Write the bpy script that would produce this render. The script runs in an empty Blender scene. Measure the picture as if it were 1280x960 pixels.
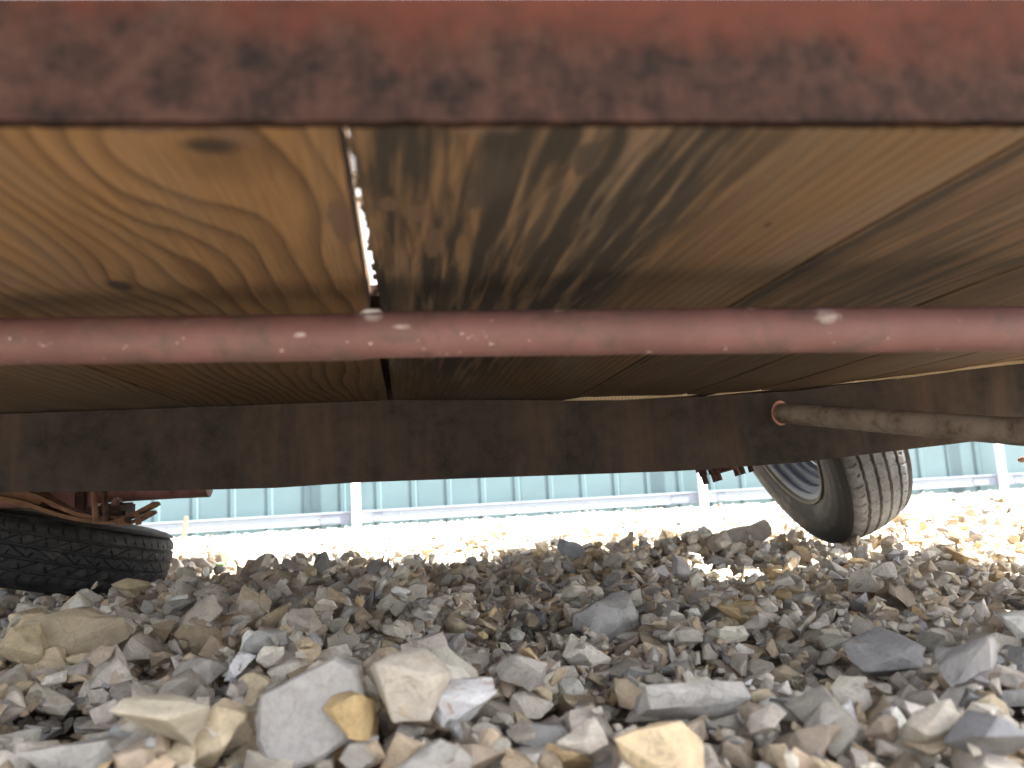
import bpy, bmesh, math, random
import numpy as np
from mathutils import Vector, Matrix, Euler, noise as mnoise
from mathutils.geometry import delaunay_2d_cdt

SC = bpy.context.scene
COL = SC.collection
rnd = random.Random(7)
rng = np.random.default_rng(11)

# ------------------------------------------------------------------ camera
CZ = 0.16                                   # lens height above the near gravel
FPX = 960.0
RX = np.array([[0.98884983, 0.03459, -0.14484318],      # rows: world X, Y, Z axes seen by the camera
               [-0.13898406, -0.13489629, -0.98106392],
               [-0.05347381, 0.99025579, -0.12858471]])
cam_d = bpy.data.cameras.new("camera")
cam = bpy.data.objects.new("camera", cam_d)
COL.objects.link(cam)
m = Matrix.Identity(4)
for i in range(3):
    for j in range(3):
        m[i][j] = RX[i][j]
m[2][3] = CZ
cam.matrix_world = m
cam_d.sensor_width = 36.0
cam_d.lens = 27.0
cam_d.clip_start = 0.01
cam_d.clip_end = 500
cam_d.dof.use_dof = True
cam_d.dof.focus_distance = 1.25
cam_d.dof.aperture_fstop = 5.9
SC.camera = cam

# ------------------------------------------------------------------ light
SUN_EL, SUN_X, SUN_Y = math.radians(55), 0.94, -0.34     # horizontal direction towards the sun
w = bpy.data.worlds.new("World"); SC.world = w; w.use_nodes = True
wt = w.node_tree; wt.nodes.clear()
sky = wt.nodes.new('ShaderNodeTexSky'); sky.sky_type = 'NISHITA'; sky.sun_disc = False
sky.sun_elevation = SUN_EL; sky.sun_rotation = math.atan2(SUN_X, SUN_Y)
sky.dust_density = 3.0; sky.air_density = .7; sky.ozone_density = .3
bg = wt.nodes.new('ShaderNodeBackground'); bg.inputs[1].default_value = 0.148
wo = wt.nodes.new('ShaderNodeOutputWorld')
hs = wt.nodes.new('ShaderNodeHueSaturation'); hs.inputs['Saturation'].default_value = .42      # hazy summer sky
wt.links.new(sky.outputs[0], hs.inputs['Color']); wt.links.new(hs.outputs[0], bg.inputs[0]); wt.links.new(bg.outputs[0], wo.inputs[0])
sl = bpy.data.lights.new("sun", 'SUN'); sl.energy = 4.5; sl.angle = math.radians(0.55); sl.color = (1, .955, .88)
so = bpy.data.objects.new("sun", sl); COL.objects.link(so)
hx = math.hypot(SUN_X, SUN_Y)
sd = Vector((SUN_X / hx * math.cos(SUN_EL), SUN_Y / hx * math.cos(SUN_EL), math.sin(SUN_EL)))
so.rotation_euler = sd.to_track_quat('Z', 'Y').to_euler(); so.location = sd * 20

SC.view_settings.view_transform = 'Standard'; SC.view_settings.look = 'None'
SC.view_settings.gamma = 1.0; SC.view_settings.use_curve_mapping = False
SC.view_settings.exposure = 2.7
SC.render.engine = 'CYCLES'
SC.cycles.use_denoising = True
SC.cycles.max_bounces = 10; SC.cycles.diffuse_bounces = 5
SC.cycles.sample_clamp_indirect = 8

# ------------------------------------------------------------------ helpers
def ray(px, py):
    return RX @ np.array([(px - 640) / FPX, (480 - py) / FPX, -1.0])
def atY(px, py, Y):
    r = ray(px, py); p = r * Y / r[1]; return Vector((p[0], p[1], p[2] + CZ))
def atZ(px, py, z):
    r = ray(px, py); p = r * (z - CZ) / r[2]; return Vector((p[0], p[1], p[2] + CZ))
def atD(px, py, d):
    p = ray(px, py) * d; return Vector((p[0], p[1], p[2] + CZ))
def project(p):
    c = RX.T @ np.array([p[0], p[1], p[2] - CZ])
    return 640 + FPX * c[0] / -c[2], 480 - FPX * c[1] / -c[2], -c[2]

def make_obj(name, me, parent=None, mat=None):
    o = bpy.data.objects.new(name, me); COL.objects.link(o)
    if mat is not None and not me.materials:
        me.materials.append(mat)
    if parent is not None:
        o.parent = parent
        o.matrix_parent_inverse = parent_inv(parent)
    return o
def parent_inv(p):
    m = Matrix.Identity(4)
    chain = []
    q = p
    while q is not None:
        chain.append(q); q = q.parent
    for q in reversed(chain):
        m = m @ q.matrix_parent_inverse @ q.matrix_basis
    return m.inverted()
def mesh(name, verts, faces, mat, parent=None, smooth=False):
    me = bpy.data.meshes.new(name)
    me.from_pydata([tuple(v) for v in verts], [], faces); me.update()
    if smooth:
        me.polygons.foreach_set('use_smooth', [True] * len(me.polygons))
    return make_obj(name, me, parent, mat)
def bmo(name, bm, mat, parent=None, smooth=False):
    bmesh.ops.recalc_face_normals(bm, faces=bm.faces)
    me = bpy.data.meshes.new(name); bm.to_mesh(me); bm.free()
    if smooth:
        me.polygons.foreach_set('use_smooth', [True] * len(me.polygons))
        try: me.set_sharp_from_angle(angle=math.radians(38))
        except Exception: pass
    return make_obj(name, me, parent, mat)
def bx(bm, x0, x1, y0, y1, z0, z1, mat=None, bev=0.0):
    vs = [bm.verts.new(p) for p in ((x0,y0,z0),(x1,y0,z0),(x1,y1,z0),(x0,y1,z0),(x0,y0,z1),(x1,y0,z1),(x1,y1,z1),(x0,y1,z1))]
    if mat is not None:
        for v in vs: v.co = mat @ v.co
    fs = [bm.faces.new([vs[i] for i in f]) for f in ((0,3,2,1),(4,5,6,7),(0,1,5,4),(1,2,6,5),(2,3,7,6),(3,0,4,7))]
    if bev:
        es = {e for f in fs for e in f.edges}
        bmesh.ops.bevel(bm, geom=list(es), offset=bev, segments=2, affect='EDGES', clamp_overlap=True)
def tube(bm, pts, rad, n=20, wob=0.0, cap=True):
    pts = [Vector(p) for p in pts]
    rads = rad if isinstance(rad, (list, tuple)) else [rad] * len(pts)
    rings = []
    for i, p in enumerate(pts):
        d = (pts[min(i + 1, len(pts) - 1)] - pts[max(i - 1, 0)]).normalized()
        a = d.cross(Vector((0, 0, 1)))
        if a.length < .05: a = d.cross(Vector((0, 1, 0)))
        a.normalize(); b = d.cross(a).normalized()
        ring = []
        for k in range(n):
            t = 2 * math.pi * k / n
            r = rads[i]
            q = p + (a * math.cos(t) + b * math.sin(t)) * r
            if wob: q += (q - p).normalized() * wob * mnoise.noise(q * 40)
            ring.append(bm.verts.new(q))
        rings.append(ring)
    for r0, r1 in zip(rings, rings[1:]):
        for k in range(n):
            bm.faces.new((r0[k], r0[(k + 1) % n], r1[(k + 1) % n], r1[k]))
    if cap:
        bm.faces.new(rings[0]); bm.faces.new(rings[-1][::-1])
def empty(name, loc, label=None, cat=None, group=None):
    o = bpy.data.objects.new(name, None); COL.objects.link(o); o.location = loc
    o.empty_display_size = .1
    tag(o, label, cat, group); return o
def tag(o, label=None, cat=None, group=None, kind=None):
    if label: o['label'] = label
    if cat: o['category'] = cat
    if group: o['group'] = group
    if kind: o['kind'] = kind
    return o
def smooth01(t):
    t = min(max(t, 0), 1); return t * t * (3 - 2 * t)

# ------------------------------------------------------------------ node helpers
class NT:
    def __init__(s, name):
        s.mat = bpy.data.materials.new(name); s.mat.use_nodes = True
        s.t = s.mat.node_tree; s.t.nodes.clear()
        s.out = s.n('ShaderNodeOutputMaterial'); s.p = s.n('ShaderNodeBsdfPrincipled')
        s.l(s.p.outputs[0], s.out.inputs[0])
    def n(s, ty, **kw):
        n = s.t.nodes.new(ty)
        for k, v in kw.items(): setattr(n, k, v)
        return n
    def l(s, a, b): s.t.links.new(a, b)
    def set(s, sock, v):
        if hasattr(v, 'is_linked') or isinstance(v, bpy.types.NodeSocket): s.l(v, sock)
        else: sock.default_value = v
    def math(s, op, a, b=0.0, c=0.0, clamp=False):
        n = s.n('ShaderNodeMath', operation=op, use_clamp=clamp)
        s.set(n.inputs[0], a); s.set(n.inputs[1], b)
        if op in ('MULTIPLY_ADD', 'COMPARE', 'SMOOTH_MIN'): s.set(n.inputs[2], c)
        return n.outputs[0]
    def coord(s, which='Object', scale=(1, 1, 1), loc=(0, 0, 0), rot=(0, 0, 0)):
        tc = s.n('ShaderNodeTexCoord'); mp = s.n('ShaderNodeMapping')
        s.l(tc.outputs[which], mp.inputs[0])
        mp.inputs['Scale'].default_value = scale; mp.inputs['Location'].default_value = loc
        mp.inputs['Rotation'].default_value = rot
        return mp.outputs[0]
    def noise(s, vec, scale=5, detail=4, rough=.55, dist=0.0):
        n = s.n('ShaderNodeTexNoise')
        s.l(vec, n.inputs['Vector']); n.inputs['Scale'].default_value = scale
        n.inputs['Detail'].default_value = detail; n.inputs['Roughness'].default_value = rough
        n.inputs['Distortion'].default_value = dist
        return n.outputs['Fac']
    def ramp(s, fac, stops, interp='LINEAR'):
        n = s.n('ShaderNodeValToRGB'); s.l(fac, n.inputs[0]); r = n.color_ramp; r.interpolation = interp
        while len(r.elements) < len(stops): r.elements.new(.5)
        for e, (p, c) in zip(r.elements, stops):
            e.position = p; e.color = (c, c, c, 1) if isinstance(c, (int, float)) else (*c, 1)
        return n.outputs[0]
    def mix(s, fac, a, b, mode='MIX'):
        n = s.n('ShaderNodeMix', data_type='RGBA', blend_type=mode)
        s.set(n.inputs[0], fac)
        for k, v in ((6, a), (7, b)):
            if isinstance(v, tuple): n.inputs[k].default_value = (*v, 1) if len(v) == 3 else v
            else: s.l(v, n.inputs[k])
        return n.outputs[2]
    def base(s, c):
        if isinstance(c, tuple): s.p.inputs['Base Color'].default_value = (*c, 1)
        else: s.l(c, s.p.inputs['Base Color'])
    def rough(s, v): s.set(s.p.inputs['Roughness'], v)
    def bump(s, h, strength=.3, dist=.01):
        n = s.n('ShaderNodeBump'); s.l(h, n.inputs['Height'])
        n.inputs['Strength'].default_value = strength; n.inputs['Distance'].default_value = dist
        s.l(n.outputs[0], s.p.inputs['Normal'])
    def blob(s, x, y, cx, cy, sx, sy):
        """soft bell round (cx, cy) on a board"""
        a = s.math('MULTIPLY', s.math('SUBTRACT', x, cx), 1 / sx); b = s.math('MULTIPLY', s.math('SUBTRACT', y, cy), 1 / sy)
        r2 = s.math('ADD', s.math('MULTIPLY', a, a), s.math('MULTIPLY', b, b))
        return s.math('EXPONENT', s.math('MULTIPLY', r2, -1))

# ------------------------------------------------------------------ materials
def wood(name, light, dark, K, bends, stains, knots, smear=0.0, sc=(.075, .50, .095, .50), warp=.05, seed=0.0, greyness=.3):
    n = NT(name)
    tc = n.n('ShaderNodeTexCoord'); sep = n.n('ShaderNodeSeparateXYZ'); n.l(tc.outputs['Object'], sep.inputs[0])
    x, y = sep.outputs[0], sep.outputs[1]
    v1 = n.coord(scale=(9, 2.2, 9), loc=(seed, seed * 2, 0))
    u = n.math('ADD', x, n.math('MULTIPLY', n.math('SUBTRACT', n.noise(v1, 1, 2, .5), .5), warp))
    v2 = n.coord(scale=(60, 9, 60), loc=(seed, 0, 0))
    u = n.math('ADD', u, n.math('MULTIPLY', n.math('SUBTRACT', n.noise(v2, 1, 2, .5), .5), .004))
    for (cx, cy, sx, sy, amp) in bends:
        u = n.math('ADD', u, n.math('MULTIPLY', n.blob(x, y, cx, cy, sx, sy), amp))
    f = n.math('FRACT', n.math('MULTIPLY', u, K))
    ring = n.ramp(f, [(0, 0.0), (.45, .12), (.8, .75), (.9, 1.0), (1.0, 0.0)])
    vv = n.coord(scale=(14, 1.6, 14), loc=(3 + seed, 1, 0))
    ring = n.math('MULTIPLY', ring, n.ramp(n.noise(vv, 1.6, 3), [(.3, .35), (.65, 1.0)]))
    fib = n.noise(n.coord(scale=(700, 16, 700), loc=(seed, 0, 0)), 1, 3, .6)
    tone = n.noise(n.coord(scale=(12, 3, 12), loc=(seed * 3, 2, 0)), 1, 4)
    c = n.mix(n.ramp(tone, [(.3, 0.0), (.7, 1.0)]), tuple(a * .82 for a in light), tuple(min(1, a * 1.15) for a in light))
    c = n.mix(n.math('MULTIPLY', ring, .95), c, dark)
    c = n.mix(n.math('MULTIPLY', n.ramp(fib, [(.35, 1.0), (.6, 0.0)]), .35), c, tuple(a * .6 for a in dark))
    # weathered grey patches and black mould lying along the grain
    g = n.ramp(n.noise(n.coord(scale=(18, 3.0, 18), loc=(7 + seed, 5, 0)), 1, 5, .6), [(.45, 0.0), (.68, 1.0)])
    c = n.mix(n.math('MULTIPLY', g, greyness), c, (.13, .11, .09))
    if smear:
        s1 = n.ramp(n.noise(n.coord(scale=(85, 5.0, 85), loc=(1 + seed, 9, 0)), 1, 6, .62, .3), [(.38, 0.0), (.52, 1.0)])
        env = n.blob(x, y, *sc)
        s1 = n.math('MULTIPLY', s1, n.math('MULTIPLY', env, smear, clamp=True), clamp=True)
        c = n.mix(s1, c, (.019, .015, .012))
    edge = n.noise(n.coord(scale=(75, 14, 75), loc=(seed, 4, 0)), 1, 5, .65)
    for (cx, cy, sx, sy, amp, col) in stains:
        b = n.math('ADD', n.blob(x, y, cx, cy, sx, sy), n.math('MULTIPLY', n.math('SUBTRACT', edge, .5), 1.7))
        c = n.mix(n.math('MULTIPLY', n.ramp(b, [(.42, 0.0), (.58, 1.0)]), amp), c, col)
    for (cx, cy, sx, sy) in knots:
        b = n.blob(x, y, cx, cy, sx, sy)
        c = n.mix(n.ramp(b, [(.2, 0.0), (.75, .92)]), c, (.018, .012, .01))
    n.base(c); n.rough(.82)
    n.bump(n.math('ADD', n.math('MULTIPLY', ring, -.5), n.math('MULTIPLY', fib, .7)), .45, .0012)
    n.p.inputs['Specular IOR Level'].default_value = .25
    return n.mat

def rust(name, paint, rustc, darkc, thresh=.5, zgrad=None, scale=18, streak=None, spots=None, rough=.75, soft=.12, bump=.5, spec=.3, patches=()):
    """weathered paint over rust; zgrad=(z0,z1): the paint has survived more towards z1"""
    n = NT(name)
    v = n.coord()
    a = n.noise(v, scale, 7, .65, .4)
    if zgrad:
        sep = n.n('ShaderNodeSeparateXYZ'); n.l(v, sep.inputs[0])
        mr = n.n('ShaderNodeMapRange'); n.l(sep.outputs[2], mr.inputs[0])
        mr.inputs[1].default_value = zgrad[0]; mr.inputs[2].default_value = zgrad[1]
        mr.inputs[3].default_value = -.32; mr.inputs[4].default_value = .32
        a = n.math('ADD', a, mr.outputs[0])
    pm = n.ramp(a, [(thresh - soft, 0.0), (thresh + soft, 1.0)])
    b = n.noise(v, scale * 3.1, 6, .7)
    rc = n.mix(n.ramp(b, [(.35, 0.0), (.65, 1.0)]), darkc, rustc)
    d = n.noise(v, scale * .55, 4, .6)
    pc = n.mix(n.ramp(d, [(.3, 0.0), (.75, 1.0)]), tuple(c * .78 for c in paint), tuple(min(1, c * 1.2) for c in paint))
    c = n.mix(pm, rc, pc)
    if streak:
        s = n.ramp(n.noise(n.coord(scale=(7, 7, .9)), 1, 5, .6, .4), [(.46, 0.0), (.66, 1.0)])
        c = n.mix(n.math('MULTIPLY', s, .75), c, streak)
    if spots:
        vo = n.n('ShaderNodeTexNoise'); n.l(n.coord(scale=(1, 1, 1.4)), vo.inputs['Vector'])
        vo.inputs['Scale'].default_value = spots[0]; vo.inputs['Detail'].default_value = 4; vo.inputs['Roughness'].default_value = .6
        c = n.mix(n.ramp(vo.outputs['Fac'], [(spots[2], 0.0), (spots[2] + .04, .85)]), c, spots[1])
    for (px_, py_, sx, sz) in patches:       # pale spots: sunlight through the deck seams painted in, plus worn paint
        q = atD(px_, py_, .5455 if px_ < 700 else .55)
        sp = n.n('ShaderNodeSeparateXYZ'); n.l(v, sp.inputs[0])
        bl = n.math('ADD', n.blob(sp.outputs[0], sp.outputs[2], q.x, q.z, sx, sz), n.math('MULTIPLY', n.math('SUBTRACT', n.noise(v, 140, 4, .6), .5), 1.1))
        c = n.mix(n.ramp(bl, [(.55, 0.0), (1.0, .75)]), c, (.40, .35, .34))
    n.base(c); n.rough(rough)
    n.bump(n.math('ADD', n.math('MULTIPLY', b, .6), pm), bump, .0012)
    n.p.inputs['Specular IOR Level'].default_value = spec
    return n.mat

M_RAIL = rust('rail_paint', (.038, .0130, .0088), (.0265, .0142, .0108), (.0075, .0055, .0048), .66, (CZ + .150, CZ + .205), 22, soft=.16, bump=.12, spec=.02, rough=1.0)
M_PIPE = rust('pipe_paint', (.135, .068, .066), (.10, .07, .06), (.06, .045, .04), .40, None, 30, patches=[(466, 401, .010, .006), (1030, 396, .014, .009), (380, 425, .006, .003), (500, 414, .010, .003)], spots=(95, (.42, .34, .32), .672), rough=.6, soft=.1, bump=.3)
M_BEAM = rust('beam_rust', (.058, .045, .038), (.048, .039, .034), (.022, .019, .018), .55, None, 14, streak=(.105, .068, .048), rough=.85)
M_ROD = rust('rod_rust', (.28, .235, .20), (.20, .155, .125), (.07, .048, .038), .46, None, 24, rough=.8)
M_ORUST = rust('orange_rust', (.23, .125, .075), (.16, .085, .05), (.09, .045, .03), .45, None, 40, rough=.85)
M_AXLE = rust('axle_paint', (.33, .17, .16), (.2, .11, .08), (.07, .045, .04), .45, None, 16, rough=.6)
M_HUB = rust('hub_rust', (.09, .045, .035), (.07, .035, .028), (.025, .018, .016), .5, None, 60, rough=.85)
M_PINK = rust('pink_paint', (.55, .27, .22), (.4, .2, .14), (.2, .1, .08), .35, None, 60, rough=.6)

def px_stain(px, py, sx, sy, amp, col=(.03, .024, .02)):
    p = atZ(px, py, CZ + .15); return (p.x, p.y, sx, sy, amp, col)
def px_xy(px, py):
    p = atZ(px, py, CZ + .15); return p.x, p.y
BROWN = (.075, .048, .032)
k1, k2 = px_xy(252, 188), px_xy(150, 362)
W_LEFT = wood('pine_arched_grain', (.165, .095, .043), (.034, .016, .007), 60,
    [(px_xy(150, 190)[0], px_xy(150, 190)[1], .055, .10, .060), (px_xy(385, 250)[0], px_xy(385, 250)[1], .022, .11, -.012), (k2[0], k2[1], .03, .05, .02)],
    [px_stain(432, 285, .0085, .042, .85, BROWN), px_stain(180, 158, .045, .014, .85, (.075, .045, .034)), px_stain(300, 180, .012, .01, .5, (.10, .06, .04))],
    [(k1[0] + .004, k1[1], .013, .0085), (k2[0], k2[1], .009, .016)], warp=.075, seed=1.0, greyness=.25)
W_MID = wood('stained_pine', (.130, .080, .041), (.050, .030, .017), 95, [(.05, .3, .06, .15, .02)],
    [px_stain(488, 262, .007, .014, .8, BROWN), px_stain(518, 272, .009, .016, .85, BROWN), px_stain(543, 310, .006, .03, .85, BROWN), px_stain(615, 235, .014, .040, .85), px_stain(735, 205, .0065, .020, .9), px_stain(670, 300, .005, .09, .8),
     px_stain(560, 370, .008, .07, .75), px_stain(500, 372, .008, .05, .7, (.05, .036, .028)), px_stain(810, 230, .003, .035, .85),
     px_stain(845, 260, .003, .06, .7), px_stain(600, 165, .022, .008, .5, (.09, .06, .045))],
    [px_xy(960, 285) + (.0025, .004)], smear=2.3, warp=.02, seed=4.0, greyness=.45)
W_RIGHT = wood('weathered_pine', (.132, .079, .042), (.048, .029, .017), 110, [(.45, .6, .05, .3, .02)],
    [(.315, .5, .0065, .6, .9, (.025, .019, .015)), (.40, .75, .012, .35, .45, BROWN)], [], warp=.018, seed=8.0, greyness=.2, smear=.75, sc=(.42, .6, .16, .5))
W_OTHER = wood('plain_pine', (.18, .12, .07), (.08, .05, .03), 80, [(-.6, .7, .08, .3, .05)], [], [], warp=.05, seed=13.0, greyness=.4)
W_PALE = wood('pale_splintered_wood', (.62, .50, .34), (.36, .25, .15), 160, [], [], [], warp=.01, seed=2.0, greyness=.15)

# stones
def stone_mat(name, instanced, stained=False):
    n = NT(name)
    if instanced:
        at = n.n('ShaderNodeAttribute', attribute_type='INSTANCER', attribute_name='scol'); col = at.outputs['Color']
        at2 = n.n('ShaderNodeAttribute', attribute_type='INSTANCER', attribute_name='sran'); ran = at2.outputs['Fac']
    else:
        oi = n.n('ShaderNodeObjectInfo'); col = oi.outputs['Color']; ran = oi.outputs['Random']
    tc = n.n('ShaderNodeTexCoord'); vm = n.n('ShaderNodeVectorMath', operation='ADD')
    cb = n.n('ShaderNodeCombineXYZ'); n.l(n.math('MULTIPLY', ran, 37.0), cb.inputs[0]); n.l(n.math('MULTIPLY', ran, 91.0), cb.inputs[1])
    n.l(tc.outputs['Object'], vm.inputs[0]); n.l(cb.outputs[0], vm.inputs[1]); v = vm.outputs[0]
    a = n.noise(v, 1.6, 5, .6, .5); b = n.noise(v, 9, 6, .7); c2 = n.noise(v, 34, 4, .7)
    c = n.mix(n.ramp(a, [(.3, 0.0), (.7, 1.0)]), n.mix(1.0, col, (.80, .78, .76), 'MULTIPLY'), n.mix(1.0, col, (1.14, 1.12, 1.08), 'MULTIPLY'))
    c = n.mix(.4, c, n.ramp(b, [(.28, .6), (.5, 1.0), (.72, 1.2)]), 'MULTIPLY')
    # dusty clay and a little iron stain on some stones
    iron = n.math('MULTIPLY', n.ramp(n.noise(v, 1.3, 5, .65, 1.2), [(.6, 0.0), (.68, 1.0)]), n.ramp(ran, [(.55, 0.0), (.75, .75)]))
    if stained:
        iron = n.math('MULTIPLY', n.ramp(n.noise(v, 1.5, 4, .6, 1.0), [(.56, 0.0), (.64, 1.0)]), 1.2)
    c = n.mix(n.math('MULTIPLY', iron, .55), c, (.42, .25, .11) if not stained else (.42, .21, .08))
    vein = n.math('ABSOLUTE', n.math('SUBTRACT', n.noise(v, 1.1, 3, .5, .8), .5))
    c = n.mix(n.math('MULTIPLY', n.ramp(vein, [(0.0, 1.0), (.012, 0.0)]), .35), c, (.12, .10, .08))
    c = n.mix(.22, c, n.ramp(c2, [(.3, .7), (.7, 1.25)]), 'MULTIPLY')
    n.base(c); n.rough(n.ramp(b, [(.3, .95), (.7, .72)]))
    n.p.inputs['Specular IOR Level'].default_value = .3
    h = n.math('ADD', n.math('MULTIPLY', b, 1.0), n.math('MULTIPLY', c2, .35))
    h = n.math('ADD', h, n.math('MULTIPLY', a, 1.2))
    n.bump(h, .5, .004)
    return n.mat
M_STONE_I = stone_mat('limestone_scattered', True)
M_STONE_O = stone_mat('limestone', False)
M_STONE_S = stone_mat('iron_stained_limestone', False, True)
def flat_mat(name, col, rough=.6, metal=0.0, nscale=30, amt=.25, spec=.5):
    n = NT(name)
    a = n.noise(n.coord(), nscale, 5, .65)
    c = n.mix(n.ramp(a, [(.3, 0.0), (.7, 1.0)]), tuple(x * (1 - amt) for x in col), tuple(min(1, x * (1 + amt * .5)) for x in col))
    n.base(c); n.rough(rough); n.p.inputs['Metallic'].default_value = metal; n.p.inputs['Specular IOR Level'].default_value = spec
    n.bump(a, .15, .001)
    return n.mat
M_DIRT = None
def dirt():
    n = NT('dusty_ground'); v = n.coord()
    a = n.noise(v, 60, 8, .7); vo = n.n('ShaderNodeTexVoronoi'); n.l(v, vo.inputs['Vector']); vo.inputs['Scale'].default_value = 34
    c = n.ramp(a, [(.3, (.22, .19, .15)), (.55, (.40, .36, .30)), (.75, (.52, .49, .43))])
    c = n.mix(n.ramp(n.noise(v, 2, 4), [(.3, 0.0), (.7, .6)]), c, (.40, .37, .32))
    n.base(c); n.rough(.95); n.bump(n.math('ADD', vo.outputs['Distance'], n.math('MULTIPLY', a, .5)), .9, .02)
    return n.mat
M_DIRT = dirt()
M_TEAL = flat_mat('teal_sheet_metal', (.086, .138, .150), .45, 0, 3, .10)
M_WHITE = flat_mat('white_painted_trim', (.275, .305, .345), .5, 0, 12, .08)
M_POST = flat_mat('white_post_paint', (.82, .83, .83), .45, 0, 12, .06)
M_SHADE_PATCH = flat_mat('shaded_trim_patch', (.185, .205, .25), .55, 0, 14, .12)
M_SCREW = flat_mat('screw_steel', (.25, .26, .28), .5, .6)
M_RIM = flat_mat('silver_painted_steel', (.12, .132, .152), .45, .2, 22, .25)
M_LIP = rust('rim_lip', (.10, .09, .072), (.07, .055, .04), (.1, .07, .05), .42, None, 40, rough=.6)
M_STAKE = flat_mat('grey_stake_wood', (.30, .21, .14), .85, 0, 50, .35)
M_LEAF = flat_mat('weed_green', (.10, .25, .035), .6, 0, 60, .3)
def rubber(name, base, dust, amt):
    n = NT(name); v = n.coord()
    a = n.noise(v, 26, 6, .65, .3); b = n.noise(v, 160, 5, .7)
    c = n.mix(n.ramp(a, [(.52 - amt, 0.0), (.78 - amt * .6, .9)]), base, dust)
    c = n.mix(.3, c, n.ramp(b, [(.3, .6), (.7, 1.3)]), 'MULTIPLY')
    n.base(c); n.rough(n.ramp(a, [(.3, .55), (.7, .85)])); n.bump(b, .25, .001)
    n.p.inputs['Specular IOR Level'].default_value = .4
    return n.mat
M_RUBL = rubber('black_rubber', (.022, .022, .024), (.11, .105, .10), .02)
M_RUBR = rubber('dusty_grey_rubber', (.085, .088, .092), (.20, .205, .21), .12)
M_SIDE = rubber('sidewall_rubber', (.016, .016, .017), (.055, .05, .046), .02)

# ------------------------------------------------------------------ ground, building (structure)
def gz(X, Y):
    """gravel surface height (world z); X, Y may be arrays"""
    X = np.asarray(X, float); Y = np.asarray(Y, float)
    z = np.interp(Y, [-50, .2, 1.3, 2.2, 6.9, 12, 60], [-.13, -.150, -.166, -.220, -.318, -.335, -.335])
    z = z - .02 * np.clip((X - 1.5) / 4, 0, 1) * np.clip((Y - 2.5) / 3, 0, 1)
    z = z + .007 * np.exp(-(((X + .2) / .42) ** 2 + ((Y - 1.72) / .22) ** 2))
    z = z + .018 * np.exp(-(((X - .56) / .30) ** 2 + ((Y - 1.98) / .20) ** 2))
    z = z - .024 * np.exp(-(((X + .70) / .38) ** 2 + ((Y - 1.50) / .34) ** 2))
    z = z - .012 * np.exp(-(((X - .22) / .16) ** 2 + ((Y - 1.05) / .16) ** 2))
    z = z + .006 * np.sin(X * 7.3 + 1.3 * np.sin(Y * 5.1)) * np.sin(Y * 6.1 + .7) + .004 * np.sin(X * 17 + Y * 9) * np.sin(Y * 15 - X * 4)
    return z + CZ

xs = np.concatenate([[-60, -25, -12], np.arange(-7, 9.01, .12), [13, 26, 60]])
ys = np.concatenate([[-60, -20, -6, -2], np.arange(-.5, 7.6, .12), [9, 14, 60]])
GX, GY = np.meshgrid(xs, ys)
GZ = gz(GX, GY) - .024 - .075 * ((GY > 0) & (GY < 3) & (GX > -2) & (GX < 3))
verts = np.stack([GX, GY, GZ], -1).reshape(-1, 3)
nx = len(xs)
faces = [(j * nx + i, j * nx + i + 1, (j + 1) * nx + i + 1, (j + 1) * nx + i) for j in range(len(ys) - 1) for i in range(nx - 1)]
g = mesh('ground', verts, faces, M_DIRT, smooth=True); tag(g, kind='structure')

WY = 6.87
bld = empty('metal_building', (2.5, WY, CZ - .33), 'long teal building clad in ribbed sheet metal behind the gravel yard', 'building')
def panel_mesh(name, width, z0, z1):
    """ribbed steel sheet seen from the front, local x 0..width, front towards -y"""
    prof = []
    for k in range(3):
        o = k * width / 3
        prof += [(o, 0), (o + .12, .0), (o + .238, 0), (o + .248, -.011), (o + .282, -.011), (o + .292, 0)]
    prof.append((width, 0))
    vs = []; fs = []
    for (x, y) in prof:
        vs += [(x, y, z0), (x, y, z1), (x, y + .0012 + .02, z0), (x, y + .0012 + .02, z1)]
    for i in range(len(prof) - 1):
        a = i * 4; b = a + 4
        fs += [(a, b, b + 1, a + 1), (a + 2, a + 3, b + 3, b + 2), (a, a + 2, b + 2, b), (a + 1, b + 1, b + 3, a + 3)]
    fs += [(0, 1, 3, 2), (len(vs) - 4, len(vs) - 2, len(vs) - 1, len(vs) - 3)]
    me = bpy.data.meshes.new(name); me.from_pydata(vs, [], fs); me.materials.append(M_TEAL); me.update(); return me
M_UPPER = flat_mat('white_sheet_metal', (.78, .79, .80), .45, 0, 3, .06)
pm = panel_mesh('wall_panel', .9144, CZ - .42, CZ + 1.05)
pu = panel_mesh('upper_wall_panel', .9144, CZ + 1.055, CZ + 2.9); pu.materials.clear(); pu.materials.append(M_UPPER)
for i in range(-12, 19):
    for nm_, me_ in (('wall_panel', pm), ('upper_wall_panel', pu)):
        o = bpy.data.objects.new(nm_, me_); COL.objects.link(o)
        o.parent = bld; o.matrix_parent_inverse = parent_inv(bld); o.location = (i * .9164 + .13, WY, 0)
bm = bmesh.new(); bx(bm, -10.8, 17.2, WY + .06, WY + 9, CZ - .42, CZ + 2.88); bmo('building_body', bm, M_TEAL, bld)
bm = bmesh.new()
vs = [bm.verts.new(p) for p in ((-11.1, WY - .35, CZ + 2.92), (17.5, WY - .35, CZ + 2.92), (17.5, WY + 4.5, CZ + 4.2), (-11.1, WY + 4.5, CZ + 4.2), (17.5, WY + 9.4, CZ + 2.92), (-11.1, WY + 9.4, CZ + 2.92))]
bm.faces.new((vs[0], vs[1], vs[2], vs[3])); bm.faces.new((vs[3], vs[2], vs[4], vs[5])); bm.faces.new((vs[0], vs[3], vs[5])); bm.faces.new((vs[1], vs[4], vs[2])); bm.faces.new((vs[0], vs[5], vs[4], vs[1]))
bmo('roof', bm, M_WHITE, bld)

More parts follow.
